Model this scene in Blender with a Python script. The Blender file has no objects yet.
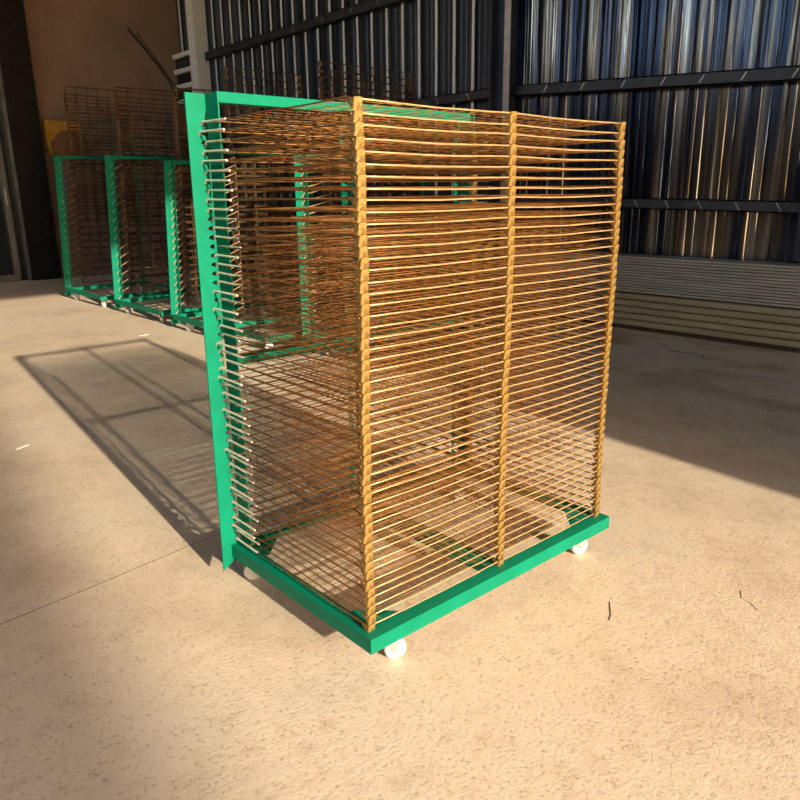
import bpy, math, random
from mathutils import Vector, Matrix
random.seed(7)
C = bpy.context.scene.collection
PI = math.pi
FL = -0.17                 # floor height; z = 0 is the lowest wire shelf of the big rack
W, D, HS, N = 1.2266, 0.8061, 1.5, 50
PITCH = HS / (N - 1)

# ------------------------------------------------------------------ materials
def nodes_of(name):
    m = bpy.data.materials.new(name); m.use_nodes = True
    nt = m.node_tree; b = nt.nodes['Principled BSDF']
    return m, nt, b
def nd(nt, t, **kw):
    n = nt.nodes.new(t)
    for k, v in kw.items():
        if k in n.inputs: n.inputs[k].default_value = v
        else: setattr(n, k, v)
    return n
def coords(nt, scale=(1, 1, 1), kind='Object'):
    tc = nd(nt, 'ShaderNodeTexCoord'); mp = nd(nt, 'ShaderNodeMapping')
    mp.inputs['Scale'].default_value = scale
    nt.links.new(tc.outputs[kind], mp.inputs[0]); return mp.outputs[0]
def ramp(nt, fac, stops):
    r = nd(nt, 'ShaderNodeValToRGB'); e = r.color_ramp.elements
    while len(e) < len(stops): e.new(0.5)
    for i, (p, c) in enumerate(stops):
        e[i].position = p; e[i].color = (*c, 1) if len(c) == 3 else c
    nt.links.new(fac, r.inputs[0]); return r.outputs[0]
def noisy(name, c1, c2, scale=6, rough=.5, metal=0., bump=0., bscale=60, stretch=(1, 1, 1), det=4, spec=None, bdist=.01):
    m, nt, b = nodes_of(name)
    co = coords(nt, stretch)
    n = nd(nt, 'ShaderNodeTexNoise', Scale=scale, Detail=det); nt.links.new(co, n.inputs['Vector'])
    col = ramp(nt, n.outputs[0], [(.35, c1), (.65, c2)])
    nt.links.new(col, b.inputs['Base Color'])
    b.inputs['Roughness'].default_value = rough; b.inputs['Metallic'].default_value = metal
    if spec is not None: b.inputs['Specular IOR Level'].default_value = spec
    if bump:
        n2 = nd(nt, 'ShaderNodeTexNoise', Scale=bscale, Detail=3); nt.links.new(co, n2.inputs['Vector'])
        bp = nd(nt, 'ShaderNodeBump', Strength=bump, Distance=bdist)
        nt.links.new(n2.outputs[0], bp.inputs['Height']); nt.links.new(bp.outputs[0], b.inputs['Normal'])
    return m

M = {}
M['green'] = noisy('green_paint', (.0, .175, .098), (.0, .205, .118), 9, .55, 0, .08, 120, spec=.15)
M['wire'] = noisy('passivated_wire', (.50, .31, .13), (.72, .50, .27), 14, .42, .45)
M['clip'] = noisy('passivated_clip', (.16, .085, .014), (.42, .275, .085), 45, .42, .45, .5, 120)
M['arm'] = noisy('zinc_arm', (.75, .66, .50), (.88, .80, .66), 20, .4, .3)
M['inner'] = noisy('shaded_wire', (.20, .085, .018), (.36, .165, .045), 14, .45, .5)  # darker copy of the wire colour, with the shade painted in
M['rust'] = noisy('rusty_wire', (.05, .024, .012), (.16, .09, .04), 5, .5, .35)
M['nylon'] = noisy('white_nylon', (.60, .60, .54), (.68, .68, .62), 10, .45)
M['steel'] = noisy('zinc_steel', (.50, .50, .46), (.66, .65, .60), 20, .4, .7)
M['purlin'] = noisy('dark_purlin', (.045, .05, .06), (.075, .08, .09), 6, .45, .5)
M['column'] = noisy('column_paint', (.03, .04, .06), (.05, .06, .08), 3, .4, .4)
M['flash'] = noisy('bare_metal_edge', (.42, .42, .42), (.60, .58, .54), 8, .35, .7)
M['flash2'] = noisy('pale_light_line', (.84, .85, .86), (.88, .88, .88), 8, .5)  # near-white colour standing in for lines of light on the wall
M['black'] = noisy('black_paint', (.006, .005, .005), (.011, .009, .008), 8, .7, spec=.2)
M['frame'] = noisy('grey_frame', (.06, .065, .07), (.09, .095, .10), 8, .5, .2)
M['beige'] = noisy('beige_plaster', (.21, .145, .112), (.26, .182, .14), 2, .85, 0, .1, 40)
M['roof'] = noisy('roof_sheet', (.05, .05, .05), (.08, .075, .07), 2, .8)
M['white'] = noisy('white_paint', (.80, .80, .80), (.88, .88, .87), 8, .5)
M['ochre'] = noisy('ochre_cloth', (.42, .22, .03), (.52, .29, .05), 8, .8)
M['brown'] = noisy('brown_cloth', (.16, .07, .025), (.24, .11, .04), 12, .8)
M['paper'] = noisy('white_scrap', (.75, .72, .66), (.9, .88, .82), 30, .8)
M['dirt'] = noisy('dark_chip', (.06, .045, .03), (.11, .08, .05), 30, .9)
M['panel_top'] = noisy('grey_sheet', (.34, .325, .28), (.48, .445, .375), 3, .5, .25, .15, 30, (6, .5, 6))
M['panel_low'] = noisy('tan_sheet', (.30, .24, .145), (.41, .335, .215), 2, .6, .1, .1, 30, (6, .5, 6))
M['wood'] = noisy('dark_batten', (.05, .035, .02), (.09, .06, .035), 6, .9)
g, nt, b = nodes_of('window_glass')
b.inputs['Base Color'].default_value = (.015, .018, .02, 1); b.inputs['Roughness'].default_value = .08
M['glass'] = g

def sheet_mat():           # glossy dark blue steel sheet, slightly wavy, with pale and brown reflection streaks painted into the colour
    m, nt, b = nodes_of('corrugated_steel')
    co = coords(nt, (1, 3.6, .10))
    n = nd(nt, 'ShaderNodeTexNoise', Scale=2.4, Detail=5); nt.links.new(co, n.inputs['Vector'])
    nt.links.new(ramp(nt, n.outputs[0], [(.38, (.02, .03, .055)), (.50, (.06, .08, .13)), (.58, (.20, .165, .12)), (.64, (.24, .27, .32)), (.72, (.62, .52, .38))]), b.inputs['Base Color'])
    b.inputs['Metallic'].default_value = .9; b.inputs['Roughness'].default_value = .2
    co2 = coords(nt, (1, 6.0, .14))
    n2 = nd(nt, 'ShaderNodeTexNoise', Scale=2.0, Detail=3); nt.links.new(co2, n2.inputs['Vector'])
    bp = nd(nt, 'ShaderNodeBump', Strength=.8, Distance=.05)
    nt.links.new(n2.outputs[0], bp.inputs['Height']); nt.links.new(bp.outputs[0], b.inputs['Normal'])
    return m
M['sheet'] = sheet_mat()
M['sheet_plain'] = noisy('dark_steel_sheet', (.022, .030, .045), (.045, .058, .08), 1.5, .3, .3, 0, 60, (1, 4, .2))

def floor_mat():
    m, nt, b = nodes_of('worn_concrete'); L = nt.links.new
    co = coords(nt)
    n1 = nd(nt, 'ShaderNodeTexNoise', Scale=1.1, Detail=5, Roughness=.6); L(co, n1.inputs['Vector'])
    n2 = nd(nt, 'ShaderNodeTexNoise', Scale=14, Detail=6, Roughness=.65); L(co, n2.inputs['Vector'])
    n3 = nd(nt, 'ShaderNodeTexNoise', Scale=85, Detail=3, Roughness=.6); L(co, n3.inputs['Vector'])
    base = ramp(nt, n1.outputs[0], [(.30, (.60, .47, .34)), (.5, (.76, .62, .46)), (.72, (.72, .62, .49))])
    fine = ramp(nt, n2.outputs[0], [(.28, (.82, .79, .74)), (.5, (1, 1, 1))])
    mx = nd(nt, 'ShaderNodeMix', data_type='RGBA', blend_type='MULTIPLY'); mx.inputs[0].default_value = .75
    L(base, mx.inputs[6]); L(fine, mx.inputs[7])
    speck = ramp(nt, n3.outputs[0], [(.32, (.54, .47, .39)), (.43, (1, 1, 1))])
    mx2 = nd(nt, 'ShaderNodeMix', data_type='RGBA', blend_type='MULTIPLY'); mx2.inputs[0].default_value = .7
    L(mx.outputs[2], mx2.inputs[6]); L(speck, mx2.inputs[7])
    # old stains toward the panel stack on the right
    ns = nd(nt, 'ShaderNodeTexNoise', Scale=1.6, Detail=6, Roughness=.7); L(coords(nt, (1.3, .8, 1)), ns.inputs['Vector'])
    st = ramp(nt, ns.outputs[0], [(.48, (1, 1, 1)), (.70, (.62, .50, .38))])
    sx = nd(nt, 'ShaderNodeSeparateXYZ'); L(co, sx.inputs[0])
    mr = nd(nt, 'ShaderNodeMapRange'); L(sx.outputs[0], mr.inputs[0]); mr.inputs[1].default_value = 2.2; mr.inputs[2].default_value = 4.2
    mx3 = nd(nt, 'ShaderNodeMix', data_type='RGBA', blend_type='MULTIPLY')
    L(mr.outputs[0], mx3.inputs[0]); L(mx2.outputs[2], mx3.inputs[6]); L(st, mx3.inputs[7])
    L(mx3.outputs[2], b.inputs['Base Color'])
    b.inputs['Roughness'].default_value = .62
    add = nd(nt, 'ShaderNodeMath', operation='ADD'); L(n3.outputs[0], add.inputs[0])
    mu = nd(nt, 'ShaderNodeMath', operation='MULTIPLY'); L(n2.outputs[0], mu.inputs[0]); mu.inputs[1].default_value = 1.2
    L(mu.outputs[0], add.inputs[1])
    bp = nd(nt, 'ShaderNodeBump', Strength=.36, Distance=.005); L(add.outputs[0], bp.inputs['Height']); L(bp.outputs[0], b.inputs['Normal'])
    return m
M['floor'] = floor_mat()

# ------------------------------------------------------------------ mesh builder
class MB:
    def __init__(s): s.v = []; s.f = []
    def box(s, x0, x1, y0, y1, z0, z1):
        i = len(s.v)
        s.v += [(x, y, z) for x in (x0, x1) for y in (y0, y1) for z in (z0, z1)]
        s.f += [tuple(i + k for k in q) for q in ((0, 1, 3, 2), (4, 6, 7, 5), (0, 4, 5, 1), (2, 3, 7, 6), (0, 2, 6, 4), (1, 5, 7, 3))]
        return s
    def tube(s, pts, r, n=6, closed=False):
        pts = [Vector(p) for p in pts]; k = len(pts); rings = []
        ref = None
        for a in range(k):
            if closed: t = pts[(a + 1) % k] - pts[a - 1]
            else: t = pts[min(a + 1, k - 1)] - pts[max(a - 1, 0)]
            t.normalize()
            if ref is None: ref = Vector((0, 0, 1)) if abs(t.z) < .9 else Vector((1, 0, 0))
            u = t.cross(ref); 
            if u.length < 1e-4: u = t.cross(Vector((0, 1, .1)))
            u.normalize(); w = u.cross(t); ref = w.copy() if w.length else ref
            i = len(s.v)
            s.v += [tuple(pts[a] + (u * math.cos(2 * PI * j / n) + w * math.sin(2 * PI * j / n)) * r) for j in range(n)]
            rings.append(i)
        for a in range(k if closed else k - 1):
            p, q = rings[a], rings[(a + 1) % k]
            s.f += [(p + j, p + (j + 1) % n, q + (j + 1) % n, q + j) for j in range(n)]
        if not closed:
            s.f.append(tuple(rings[0] + j for j in reversed(range(n)))); s.f.append(tuple(rings[-1] + j for j in range(n)))
        return s
    def prism(s, poly, axis, a, b):         # poly of 2D points extruded along axis 0/1/2 from a to b
        def P(p, h):
            q = list(p); q.insert(axis, h); return tuple(q)
        i = len(s.v); n = len(poly)
        s.v += [P(p, a) for p in poly] + [P(p, b) for p in poly]
        s.f += [tuple(i + j for j in reversed(range(n))), tuple(i + n + j for j in range(n))]
        s.f += [(i + j, i + (j + 1) % n, i + n + (j + 1) % n, i + n + j) for j in range(n)]
        return s
    def disc(s, c, r, h, axis=1, n=28, prof=None):     # lathe about an axis; prof = [(r, h)]
        prof = prof or [(0.0001, -h / 2), (r * .9, -h / 2), (r, -h / 2 + h * .18), (r, h / 2 - h * .18), (r * .9, h / 2), (0.0001, h / 2)]
        i = len(s.v)
        for (rr, hh) in prof:
            for j in range(n):
                a = 2 * PI * j / n; q = [rr * math.cos(a), rr * math.sin(a)]; q.insert(axis, hh)
                s.v.append(tuple(c[k] + q[k] for k in range(3)))
        for a in range(len(prof) - 1):
            s.f += [(i + a * n + j, i + a * n + (j + 1) % n, i + (a + 1) * n + (j + 1) % n, i + (a + 1) * n + j) for j in range(n)]
        return s
    def mesh(s, name, mat, mat2=None, nf=0):
        me = bpy.data.meshes.new(name); me.from_pydata(s.v, [], s.f)
        if mat2:
            for p in me.polygons: p.material_index = int(p.index >= nf)
        import bmesh
        bm = bmesh.new(); bm.from_mesh(me); bmesh.ops.recalc_face_normals(bm, faces=bm.faces); bm.to_mesh(me); bm.free()
        me.materials.append(mat)
        if mat2: me.materials.append(mat2)
        return me
    def build(s, name, mat, parent=None, bevel=0, smooth=False):
        o = bpy.data.objects.new(name, s.mesh(name, mat)); C.objects.link(o)
        if parent: o.parent = parent
        if bevel:
            md = o.modifiers.new('bevel', 'BEVEL'); md.width = bevel; md.segments = 2; md.limit_method = 'ANGLE'
        if smooth:
            for p in o.data.polygons: p.use_smooth = True
        return o
def link_mesh(name, me, parent=None, loc=(0, 0, 0), rot=(0, 0, 0)):
    o = bpy.data.objects.new(name, me); C.objects.link(o); o.parent = parent; o.location = loc; o.rotation_euler = rot
    return o
def tag(o, label, cat, group=None, kind=None):
    o['label'] = label; o['category'] = cat
    if group: o['group'] = group
    if kind: o['kind'] = kind
    return o
def empty(name, loc, rz=0):
    o = bpy.data.objects.new(name, None); C.objects.link(o); o.location = loc; o.rotation_euler = (0, 0, rz); o.empty_display_size = .1
    return o
def struct(name, mb, mat, parent=None, bevel=0):
    o = mb.build(name, mat, parent, bevel)
    if not parent: o['kind'] = 'structure'
    return o
def copy_tree(o, parent=None):
    c = o.copy(); C.objects.link(c); c.parent = parent
    for ch in list(o.children): copy_tree(ch, c)
    return c

# ------------------------------------------------------------------ setting
struct('floor', MB().box(-9, 9, -14, 16.5, FL - .2, FL), M['floor'])
WX = 6.05; EY = 13.2; GY = -6.0
# right wall : real corrugation, ribs every 0.31 m
def corrugated(y0, y1, z0, z1, x):
    prof = []; y = y0; rng = random.Random(3)
    while y < y1:
        s = .31
        prof += [(x, y), (x, y + .085), (x + .006, y + .092), (x, y + .10), (x, y + .175), (x + .006, y + .182), (x, y + .19), (x, y + .245), (x - .035, y + .258), (x - .035, y + .290), (x, y + .303)]
        y += s
    mb = MB(); n = len(prof)
    for zz in (z0, z1):
        mb.v += [(px, py, zz) for px, py in prof]
    for zz in (z0, z1):
        mb.v += [(px + .03, py, zz) for px, py in prof]
    for i in range(n - 1):
        mb.f.append((i, i + 1, n + i + 1, n + i)); mb.f.append((2 * n + i, 3 * n + i, 3 * n + i + 1, 2 * n + i + 1))
        mb.f.append((n + i, n + i + 1, 3 * n + i + 1, 3 * n + i)); mb.f.append((i, 2 * n + i, 2 * n + i + 1, i + 1))
    mb.f.append((0, n, 3 * n, 2 * n)); mb.f.append((n - 1, 3 * n - 1 - 0, 4 * n - 1, 2 * n - 1))
    return mb
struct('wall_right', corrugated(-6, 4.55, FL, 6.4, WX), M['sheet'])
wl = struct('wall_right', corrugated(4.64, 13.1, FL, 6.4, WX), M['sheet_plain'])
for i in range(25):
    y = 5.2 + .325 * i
    MB().box(WX - .046, WX - .036, y - .021, y + .021, FL, 6.4).build('light_line', M['flash2'], wl)  # added pale strips, painted bright as light along the seams and ribs
struct('wall_left_blocker', MB().box(-7.2, -7, GY, EY, FL, 4.6), M['beige'])  # unseen wall, added and raised to cut sky light from the left
def slotted_rail(i, z0, z1, y0, y1, ys, k=0, yr=1.2):
    def tl(m): m.v = [(a, b_, c + k * (b_ - yr)) for a, b_, c in m.v]; return m
    r = struct('trim_%d' % i, tl(MB().box(WX - .125, WX - .036, y0, y1, z0, z0 + .012).box(WX - .125, WX - .115, y0, y1, z0, z1).box(WX - .125, WX - .036, y0, y1, z1 - .012, z1)), M['purlin'])
    for y in ys:
        zc = (z0 + z1) / 2
        q = -1 if i == 1 else 1
        tl(MB().prism([(y - q * .028, zc - .035), (y - q * .018, zc - .038), (y + q * .028, zc + .035), (y + q * .018, zc + .038)], 0, WX - .129, WX - .1245)).build('slot_light', M['flash'], r)  # pale plates standing in for light through holes in the rail
ys_up = [y for y in (-.6, .3, .62, .98, 1.3, 1.75, 2.15, 2.55, 3.0, 3.5, 4.0)]
slotted_rail(1, 2.17, 2.29, -6, 4.45, ys_up, .058)
slotted_rail(2, 2.37, 2.49, 4.80, 13.1, [5.2, 5.75, 6.3, 6.9, 7.5, 8.2, 9, 9.8])
slotted_rail(3, 3.72, 3.86, 4.80, 13.1, [5.2, 5.75, 6.3, 6.9, 7.5, 8.2, 9])
slotted_rail(4, 3.66, 3.80, -6, 4.45, [])
slotted_rail(5, 1.05, 1.16, -6, 4.45, [1.3, 1.68, 2.05, 2.4, 2.75, 3.1], .022)
slotted_rail(6, 1.06, 1.20, 4.80, 13.1, [])
struct('trim_7', MB().box(WX - .24, WX - .036, 4.50, 4.52, FL, 6.4).box(WX - .24, WX - .036, 4.72, 4.74, FL, 6.4).box(WX - .15, WX - .13, 4.52, 4.72, FL, 6.4), M['column'])
struct('trim_8', MB().box(WX - .25, WX - .24, 4.43, 4.52, FL, 6.4), M['flash'])
struct('trim_9', MB().box(WX - .20, WX - .13, 1.0, 1.09, .64, 1.5), M['column'])
# end wall, black column, door, window
EY = 13.2
struct('wall_back', MB().box(-8, 2.35, EY, EY + .2, FL, 6.4).box(2.35, WX, EY, EY + .2, 3.4 if 0 else FL, 6.4), M['beige'])
struct('trim_10', MB().box(2.64, 3.14, EY - .28, EY, FL, 6.4), M['black'], bevel=.01)
d = empty('door_1', (1.72, EY - .02, FL)); d['kind'] = 'structure'
MB().box(-.72, .96, -.05, 0, 0, 5).build('door_leaf', M['glass'], d)
MB().box(.66, .76, -.14, -.05, 0, 5).box(.86, .97, -.2, -.05, 0, 5).box(-.72, -.62, -.14, -.05, 0, 5).box(-.62, .66, -.14, -.05, 0, .12).box(-.62, .66, -.14, -.05, 2.7, 2.82).build('door_frame', M['frame'], d)
MB().tube([(.69, -.15, 1.32), (.69, -.19, 1.34), (.69, -.19, 1.60), (.69, -.15, 1.62)], .014, 8).build('door_handle', M['flash'], d)
w = empty('window_1', (WX - .05, 12.75, 3.05)); w['kind'] = 'structure'
MB().box(-.06, .0, -.52, .52, 0, .9).build('pane', M['glass'], w)
mb = MB()
for z in (0, .28, .56, .84): mb.box(-.12, -.06, -.52, .52, z, z + .08)
mb.box(-.13, -.06, -.60, -.50, 0, .92).build('window_frame', M['white'], w)
struct('trim_11', MB().box(WX - .30, WX - .04, 11.95, 12.22, FL, 6.4), M['white'])
# the building: front wall with the open gateway the sun comes through, roof
GY = -6.0
struct('wall_front', MB().box(-9, -2.6, GY - .2, GY, FL, 6.9).box(1.75, WX, GY - .2, GY, FL, 6.9).box(-2.6, 1.75, GY - .2, GY, 5.5, 6.9), M['beige'])
struct('ceiling', MB().box(-6, WX + .1, GY, EY + .2, 6.4, 6.5), M['roof'])

struct('shade_wall_outside', MB().box(-16, -3.85, -30, -28, FL, 14).prism([(-16.3, 14), (-3.55, 14), (-4.2, 14.6), (-16.3, 14.6)], 1, -30.3, -27.8), M['beige'])  # unseen building, added to cast the soft shade on the left floor
# ------------------------------------------------------------------ stacked sheets along the right wall
ordn = ['topmost', 'second', 'third', 'fourth', 'fifth', 'sixth', 'seventh', 'eighth', 'ninth', 'tenth', 'eleventh', 'twelfth', 'thirteenth', 'fourteenth']
z = .61; n_up = 13; h = (.61 - .235) / n_up
for i in range(n_up):
    j = random.uniform(-.006, .006); y0 = -3 + random.uniform(-.02, .02)
    m = MB().prism([(5.73 + j, z - h + .002), (5.72 + j, z - h + .006), (5.72 + j, z - .007), (5.73 + j, z - .001), (5.99, z - .001), (5.99, z - h + .002)], 1, y0, 7.2)
    o = m.build('metal_sheet', M['panel_top'])
    lab = 'grey metal sheet, topmost of the long pile against the dark wall' if i == 0 else 'grey metal sheet, %s from the top of the long pile against the dark wall' % ordn[i]
    tag(o, lab, 'metal sheet', 'grey sheets piled along the dark wall'); z -= h
lows = ['topmost', 'second', 'third', 'fourth', 'lowest']
z = .225; h = (.225 + .12) / 5
for i in range(5):
    j = random.uniform(-.004, .004)
    m = MB().prism([(5.72 + j, z - h + .004), (5.705 + j, z - h + .012), (5.705 + j, z - .012), (5.72 + j, z - .003), (5.99, z - .003), (5.99, z - h + .004)], 1, -3, 7.2)
    o = m.build('wall_panel', M['panel_low'])
    tag(o, 'tan panel under the grey sheets, %s of the five%s' % (lows[i], '' if i in (0, 4) else ' from the top'), 'panel', 'tan panels under the grey sheets'); z -= h
for y in (-2, -.2, 1.6, 3.4, 5.2):
    pass
tag(MB().box(5.78, 5.92, -2.9, 7.1, FL, -.121).build('timber_bearer', M['wood']), 'dark bearer in the shadow under the piled panels', 'bearer')

# ------------------------------------------------------------------ the big rack
rack = empty('drying_rack', (0, 0, FL))
tag(rack, 'large green wheeled drying rack with fifty brass coloured wire shelves, in front', 'rack')
root = rack
off = -FL                    # children are written in scene heights; shift by the empty's height
def part(mb, name, mat, parent=None, bevel=0, smooth=False):
    mb.v = [(a, b_, c + off) for a, b_, c in mb.v] if parent is None else mb.v
    return mb.build(name, mat, parent or root, bevel, smooth)
e0 = -.042; xa, xb = -.022, W + .022; zt, zb = -.02, -.07
def beam(x0, x1, y0, y1, along, flip):
    """angle-iron: vertical leg on the outside, flat leg inward"""
    m = MB().box(x0, x1, y0, y1, zt - .004, zt)
    t = .004
    if along == 'x':
        (m.box(x0, x1, y0, y0 + t, zb, zt - .004) if not flip else m.box(x0, x1, y1 - t, y1, zb, zt - .004))
    else:
        (m.box(x0, x0 + t, y0, y1, zb, zt - .004) if not flip else m.box(x1 - t, x1, y0, y1, zb, zt - .004))
    return m
part(beam(xa, xb, e0, e0 + .052, 'x', False), 'base_beam', M['green'])
part(beam(xa, xb, D - .04, D + .012, 'x', True), 'base_beam', M['green'])
part(beam(xa, xa + .052, e0 + .052, D - .04, 'y', False).box(xa, xa + .004, e0 + .004, e0 + .052, zb, zt - .004).box(xa, xa + .004, D - .04, D + .008, zb, zt - .004), 'base_beam', M['green'])
part(beam(xb - .052, xb, e0 + .052, D - .04, 'y', True).box(xb - .004, xb, e0 + .004, e0 + .052, zb, zt - .004).box(xb - .004, xb, D - .04, D + .008, zb, zt - .004), 'base_beam', M['green'])
part(MB().box(W / 2 - .025, W / 2 + .025, e0 + .052, D - .04, zt - .005, zt - .001).box(W / 2 - .025, W / 2 - .021, e0 + .052, D - .04, zb, zt - .005), 'cross_beam', M['green'])
for sx in (0, 1):
    for sy in (0, 1):
        X = lambda t: (xa + .052 + t) if sx == 0 else (xb - .052 - t)
        Y = lambda t: (e0 + .052 + t) if sy == 0 else (D - .04 - t)
        part(MB().prism([(X(-.04), Y(-.04)), (X(.13), Y(-.04)), (X(.13), Y(.01)), (X(.02), Y(.12)), (X(-.04), Y(.12))], 2, zt - .009, zt - .0045), 'corner_plate', M['green'])
# hinge posts: box with toothed plate
def post(x, full=True):
    z1 = 1.592
    part(MB().box(x + .018, x + .023, D - .085, D - .004, zt, z1), 'upright', M['green'])
    pts = [(x - .062, -.115), (x + .008, -.075), (x + .008, -.012)] if full else [(x - .018, -.02), (x + .008, -.02), (x + .008, -.012)]
    k = 0
    for i in range(N):
        zc = i * PITCH
        pts += [(x + .010, zc - .010), (x - .010, zc - .002), (x - .004, zc + .006), (x + .010, zc + .009)]
    pts += [(x + .018, z1 - .045), (x + .018, z1), (x - (.052 if full else .018), z1)]
    part(MB().prism([(a, b_) for a, b_ in pts], 1, D - .004, D + .001), 'toothed_plate', M['green'])
post(0); post(W / 2 - .03, False); post(W - .023, False)
part(MB().box(.023, W - .027, D - .085, D - .045, 1.558, 1.592), 'top_beam', M['green'], bevel=.002)
part(MB().box(.023, W - .027, D - .075, D - .045, .690, .722), 'middle_beam', M['green'], bevel=.002)
for x in (.014, W / 2, W - .014):
    part(MB().prism([(x - .013, zt), (x + .013, zt), (x + .010, .008), (x - .010, .008)], 1, .008, .012), 'stop_bracket', M['green'])
def caster(x, y, rz):
    c = empty('caster', (x, y, off + 0)); c.parent = root; c.rotation_euler = (0, 0, rz)
    r = .037; cz = FL + r
    MB().box(-.035, .035, -.028, .028, -.076, -.0705).build('mounting_plate', M['steel'], c)
    for s in (-1, 1):
        MB().prism([(-.022, -.076), (.024, -.076), (.036, cz + .004), (.026, cz - .012), (.014, cz - .004)], 1, s * .019 - .0015, s * .019 + .0015).build('fork_cheek', M['steel'], c)
    wh = MB().disc((.024, 0, cz), r, .030, 1, 32).build('wheel', M['nylon'], c)
    MB().disc((.024, 0, cz), .010, .044, 1, 16).build('axle', M['steel'], c)
caster(.095, .02, -.45); caster(W - .115, .03, -.3); caster(.06, D - .06, 2.6); caster(W - .08, D - .08, .4)

# shelf variants ----------------------------------------------------
def shelf_mesh(seed):
    r = random.Random(seed); mb = MB()
    R = .0025
    def sag(x, y): return -.0035 * math.sin(PI * min(max(x / W, 0), 1) * 2) ** 2 * (1 - y / D) 
    # front rod, side rods, hinge rod
    a = [r.uniform(-.0025, .0025) for _ in range(9)]
    mb.tube([(W * i / 12, -.002 + r.uniform(-.001, .001), -.0015 + sag(W * i / 12, 0) + r.uniform(-.0008, .0008)) for i in range(13)], R, 6)
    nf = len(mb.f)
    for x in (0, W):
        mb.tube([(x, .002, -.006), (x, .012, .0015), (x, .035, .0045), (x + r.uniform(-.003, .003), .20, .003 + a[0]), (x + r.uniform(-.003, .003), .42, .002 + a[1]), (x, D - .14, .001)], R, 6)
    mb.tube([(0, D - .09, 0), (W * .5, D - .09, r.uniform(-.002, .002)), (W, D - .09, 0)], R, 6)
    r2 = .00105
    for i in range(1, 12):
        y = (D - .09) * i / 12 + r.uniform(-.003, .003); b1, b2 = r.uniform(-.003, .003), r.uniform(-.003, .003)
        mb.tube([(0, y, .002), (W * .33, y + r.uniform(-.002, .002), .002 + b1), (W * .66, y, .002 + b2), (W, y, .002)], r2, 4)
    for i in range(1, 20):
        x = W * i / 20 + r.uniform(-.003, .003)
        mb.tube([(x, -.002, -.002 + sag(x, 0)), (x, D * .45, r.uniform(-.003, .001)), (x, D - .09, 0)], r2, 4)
    return mb.mesh('wire_shelf', M['wire'], M['inner'], nf)  # side rods and grid take the shade-darkened wire colour
smesh = [shelf_mesh(s) for s in range(8)]
for me in smesh:
    for p in me.polygons: p.use_smooth = True
def clip_mesh(seed):
    r = random.Random(seed); w = .027; j = r.uniform(-.0015, .0015); p = PITCH
    mb = MB()
    mb.prism([(-.0055, .002), (-.0075, .000), (-.0035 + j, -p + .003), (-.0020 + j, -p + .003), (-.0060, .001), (-.0045, .003), (.014, .004), (.014, .0025), (-.0045, .0015)], 0, -w / 2, w / 2) if 0 else None
    # tilted face
    mb.prism([(-.0072, .0015), (-.0060, .0030), (-.0010 + j, -p + .002), (-.0022 + j, -p + .001)], 0, -w / 2, w / 2)
    # top return and triangular cheek
    mb.box(-w / 2, w / 2, -.0065, .016, .0015, .0028)
    mb.prism([(-.0060, .0025), (.026, .0025), (.020, -.007), (.004, -p + .006), (-.0020, -p + .002)], 0, -w / 2 - .0012, -w / 2)
    return mb.mesh('spacer_clip', M['clip'])
cmesh = [clip_mesh(s) for s in range(4)]
arm = MB().tube([(0, D - .004, -.002), (0, D - .012, .004), (0, D - .03, .0035), (0, D - .165, .001)], .0040, 6)
arm.prism([(D - .002, -.010), (D + .004, .002), (D - .008, .004), (D - .012, -.004)], 0, -.0015, .0015)
ame = arm.mesh('hinge_arm', M['arm'])
for i in range(N):
    zz = i * PITCH
    rx = -random.gauss(0, .0022)
    # pivots on the hinge line
    sh = link_mesh('wire_shelf', smesh[i % 8], root)
    dx = random.uniform(-.0025, .0025)
    bend = .006 * math.sin(i * .13)
    sh.matrix_local = Matrix.Translation((dx - bend, D, off + zz)) @ Matrix.Rotation(rx, 4, 'X') @ Matrix.Translation((0, -D, 0))
    for k, x in enumerate((.0135, W / 2, W - .0135)):
        link_mesh('spacer_clip', cmesh[(i + k) % 4], sh, (x + random.uniform(-.001, .001), -.002, 0), (0, random.uniform(-.03, .03), 0))
    link_mesh('spacer_clip', cmesh[i % 4], sh, (W - .018, D - .098, 0))
    for x in (0.0, W): link_mesh('hinge_arm', ame, sh, (x, 0, 0), (0, 0, random.uniform(-.02, .02)))

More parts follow.
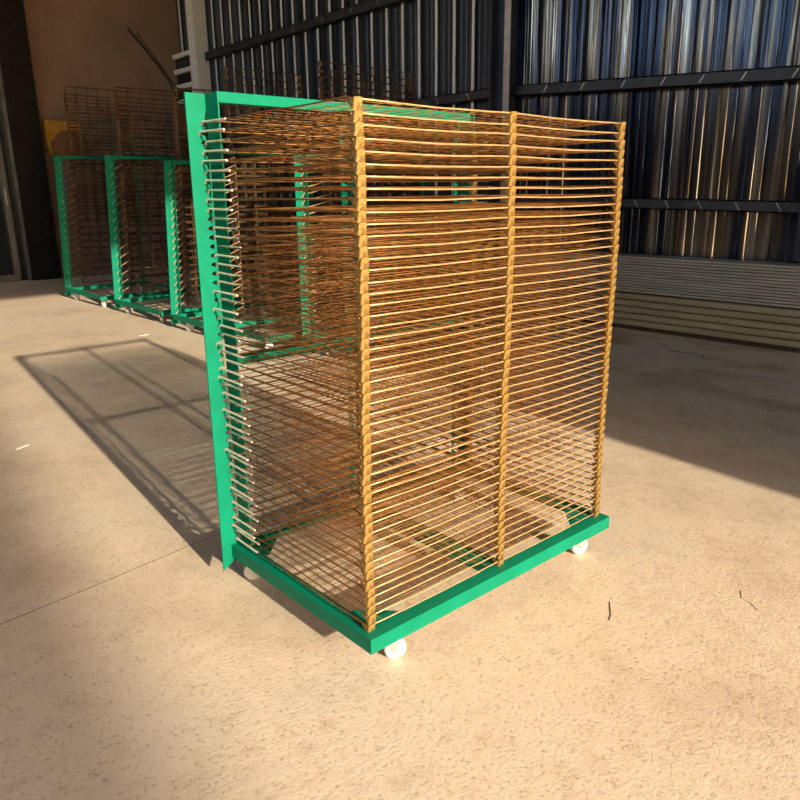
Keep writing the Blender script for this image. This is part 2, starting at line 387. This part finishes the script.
# ------------------------------------------------------------------ racks in the row behind, shelves folded up
def far_rack(x, y, w, hp, ztop, label, n=18, cols=6, base_d=1.0, px0=.2, rad=.0085, slump=.05):
    """same build as the front rack: hinge line along x, base towards -y, shelves swung up behind the hinge line"""
    t = empty('drying_rack', (x, y, FL))
    tag(t, label, 'rack', 'green drying racks with raised shelves, in the row behind')
    G = M['green']; zb_ = .10
    for (x0, x1, y0, y1) in ((0, w, -base_d, -base_d + .05), (0, w, -.05, 0), (0, .05, -base_d + .05, -.05), (w - .05, w, -base_d + .05, -.05)):
        MB().box(x0, x1, y0, y1, zb_ + .046, zb_ + .05).box(x0 if x1 - x0 > .1 or x0 == 0 else x1 - .004, x1 if x1 - x0 > .1 or x0 > 0 else .004, y0, y1 if x1 - x0 < .1 else y0 + .004, zb_, zb_ + .046).build('base_beam', G, t)
    MB().box(0, .105, .0, .005, .04, hp).box(.085, .09, -.07, 0, zb_ + .05, hp).build('upright', G, t)
    MB().box(w - .05, w, .0, .005, zb_, hp).build('upright', G, t)
    MB().box(.105, w - .05, -.03, -.005, hp - .04, hp).build('top_beam', G, t)
    for (cx, cy) in ((.04, -.35), (w - .1, -.1), (.06, -base_d + .12), (w - .1, -base_d + .12)):
        c = empty('caster', (cx, cy, 0), random.uniform(-.8, .8)); c.parent = t
        for s_ in (-1, 1): MB().box(-.02, .02, s_ * .02 - .002, s_ * .02 + .002, .035, .10).build('fork_cheek', M['steel'], c)
        MB().disc((.015, 0, .042), .042, .03, 1, 20).build('wheel', M['nylon'], c)
    def sk(m): m.v = [(a + slump * c, b_, c) for a, b_, c in m.v]; return m
    for c_ in t.children:
        if c_.type == 'MESH' and not c_.name.startswith('base'):
            for v in c_.data.vertices: v.co.x += slump * v.co.z
    p = (hp - .30) / (n - 1); lean = math.radians(8); depth = (ztop - FL - hp + .10) / math.cos(lean)
    for k in range(n):
        r = random.Random(k * 7 + int(y * 100)); z0 = .20 + p * k; mb = MB(); x0, x1 = px0, w - .03
        rows = max(5, round(depth / .11)); dep = depth * r.uniform(.985, 1.0); jj = r.uniform(-.012, .012)
        def Q(xx, s_): return (xx, .02 + s_ * math.sin(lean), z0 + s_ * math.cos(lean))
        for xx in (x0, x1): mb.tube([Q(xx, 0), Q(xx + jj, dep)], rad * 1.2, 5)
        for s_ in (0, dep): mb.tube([Q(x0, s_), Q((x0 + x1) / 2, s_ + r.uniform(-.01, .01)), Q(x1, s_)], rad * 1.0, 5)
        for c_ in range(1, cols):
            xx = x0 + (x1 - x0) * c_ / cols + jj; mb.tube([Q(xx, 0), Q(xx, dep)], rad * .8, 4)
        for c_ in range(1, rows):
            s_ = c_ * p / math.cos(lean) * max(1, round(dep / rows / p)) + r.uniform(-.012, .012)
            if s_ > dep - .03: break
            mb.tube([Q(x0, s_), Q(x1, s_)], rad * .7, 4)
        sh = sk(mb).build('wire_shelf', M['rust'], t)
        sk(MB().tube([(.05, -.012, z0 - .05), (.08, -.022, z0 - .01), (.115, -.012, z0 + .05), (x0, .02, z0 + .11)], .0048, 5)).build('hinge_arm', M['wire'], sh)
        for xx in (x0, x1 - .03):
            sk(MB().box(xx - .004, xx + .034, .016 + dep * math.sin(lean), .024 + dep * math.sin(lean), z0 + dep * math.cos(lean) - .035, z0 + dep * math.cos(lean) - .004)).build('spacer_clip', M['clip'], sh)
    return t
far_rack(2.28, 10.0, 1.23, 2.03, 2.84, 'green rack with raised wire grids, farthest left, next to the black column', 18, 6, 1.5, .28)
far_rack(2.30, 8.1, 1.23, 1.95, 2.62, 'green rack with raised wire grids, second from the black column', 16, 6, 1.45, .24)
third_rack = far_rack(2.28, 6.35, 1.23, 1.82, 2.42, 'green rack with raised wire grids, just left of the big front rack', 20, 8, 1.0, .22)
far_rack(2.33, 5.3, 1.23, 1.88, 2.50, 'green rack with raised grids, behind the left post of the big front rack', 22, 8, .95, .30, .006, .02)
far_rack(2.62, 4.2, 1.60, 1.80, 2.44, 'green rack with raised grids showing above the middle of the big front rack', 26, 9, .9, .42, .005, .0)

# ------------------------------------------------------------------ small things
t = empty('hanging_bundle', (3.62, EY, 2.02)); tag(t, 'mustard yellow and brown bundle on the beige wall beside the black column', 'bundle')
mb = MB().prism([(-.36, .02), (-.40, .30), (-.38, .62), (.22, .60), (.26, .20), (.10, 0)], 1, -.16, -.005); mb.build('cloth', M['ochre'], t, bevel=.03)
mb = MB().prism([(-.30, -.02), (-.32, .22), (-.14, .42), (.10, .46), (.30, .34), (.32, .05), (.1, -.06)], 1, -.26, -.16); mb.build('pouch', M['brown'], t, bevel=.03)
def scrap(x, y, a, l, lab):
    o = MB().prism([(-l, -.012), (l * .7, -.018), (l, .008), (-l * .5, .016)], 2, 0, .003).build('paper_scrap', M['paper'])
    o.location = (x, y, FL); o.rotation_euler = (0, 0, a); tag(o, lab, 'scrap')
scrap(-.18, 3.09, .5, .055, 'small white scrap lying alone on the sunny floor, lower left of the shadow grid')
scrap(1.86, 6.14, .2, .07, 'small white scrap at the top edge of the shadow, near the row of racks')
cb = MB()
cb.tube([(2.18, 6.48, 2.95), (2.36, 6.48, 2.76), (2.50, 6.49, 2.60), (2.62, 6.50, 2.44), (2.66, 6.50, 2.28)], .012, 6)
cb.tube([(2.28, 6.50, 2.92), (2.46, 6.50, 2.70), (2.58, 6.50, 2.54), (2.70, 6.50, 2.38), (2.67, 6.50, 2.26)], .007, 6)
cb.v = [(a - 2.28, b_ - 6.35, c - FL) for a, b_, c in cb.v]; o = cb.build('bent_wire', M['black'], third_rack); o['label'] = 'dark bent wires sticking up'
# shallow cracks and chips in the concrete
def crack(pts, r, lab):
    mb = MB(); mb.tube([(x, y, FL + .0005) for x, y in pts], r, 5); o = mb.build('floor_crack', M['dirt']); tag(o, lab, 'crack')
crack([(5.30, 2.02), (5.20, 1.86), (5.06, 1.74), (5.10, 1.60), (5.06, 1.45), (4.98, 1.40)], .004, 'thin crack in the shaded floor beside the piled panels')
crack([(.80, -.34), (.835, -.325), (.87, -.30), (.905, -.275)], .0018, 'short dark nick in the sunny floor in front of the green base')
crack([(1.24, -.66), (1.27, -.62), (1.28, -.585), (1.33, -.56)], .0011, 'faint short crack in the sunny floor at lower right')
o = MB().tube([(-1.35, 1.02, FL), (-.78, 1.09, FL), (-.4, 1.135, FL), (-.02, 1.19, FL), (.5, 1.25, FL), (1.4, 1.36, FL)], .0013, 4).build('trim_12', M['dirt']); o['kind'] = 'structure'

# ------------------------------------------------------------------ light
wd = bpy.data.worlds.new('sky'); bpy.context.scene.world = wd; wd.use_nodes = True
nt = wd.node_tree; bg = nt.nodes['Background']
sky = nt.nodes.new('ShaderNodeTexSky'); sky.sky_type = 'NISHITA'; sky.sun_disc = False
sky.sun_elevation = math.radians(18.7); sky.sun_rotation = math.radians(186)
mx = nt.nodes.new('ShaderNodeMix'); mx.data_type = 'RGBA'; mx.blend_type = 'MULTIPLY'; mx.inputs[0].default_value = 1; mx.inputs[7].default_value = (1.12, .95, .80, 1)
nt.links.new(sky.outputs[0], mx.inputs[6]); nt.links.new(mx.outputs[2], bg.inputs[0]); bg.inputs[1].default_value = .80
sd = bpy.data.lights.new('sun', 'SUN'); sd.energy = 8.2; sd.angle = math.radians(.8); sd.color = (1.0, .86, .66)
so = bpy.data.objects.new('sun', sd); C.objects.link(so)
az, el = math.radians(83.8), math.radians(18.7)
so.rotation_euler = Vector((math.cos(el) * math.cos(az), math.cos(el) * math.sin(az), -math.sin(el))).to_track_quat('-Z', 'Y').to_euler()
so.location = (-1, -8, 5)

# ------------------------------------------------------------------ camera
cd = bpy.data.cameras.new('camera'); co = bpy.data.objects.new('camera', cd); C.objects.link(co)
cd.sensor_width = 36; cd.lens = 725.87 / 800 * 36; cd.clip_start = .05
r_ = Vector((.747796, -.663799, -.013119)); u_ = Vector((.19083, .195967, .961863)); f_ = Vector((.635912, .721781, -.273216))
co.matrix_world = Matrix(((r_.x, u_.x, -f_.x, -1.204632), (r_.y, u_.y, -f_.y, -1.53143), (r_.z, u_.z, -f_.z, 1.268631), (0, 0, 0, 1)))
sc = bpy.context.scene; sc.camera = co
vs = sc.view_settings; sc.display_settings.display_device = 'sRGB'
vs.view_transform = 'Standard'; vs.look = 'None'; vs.gamma = 1; vs.use_curve_mapping = False; vs.exposure = -.06
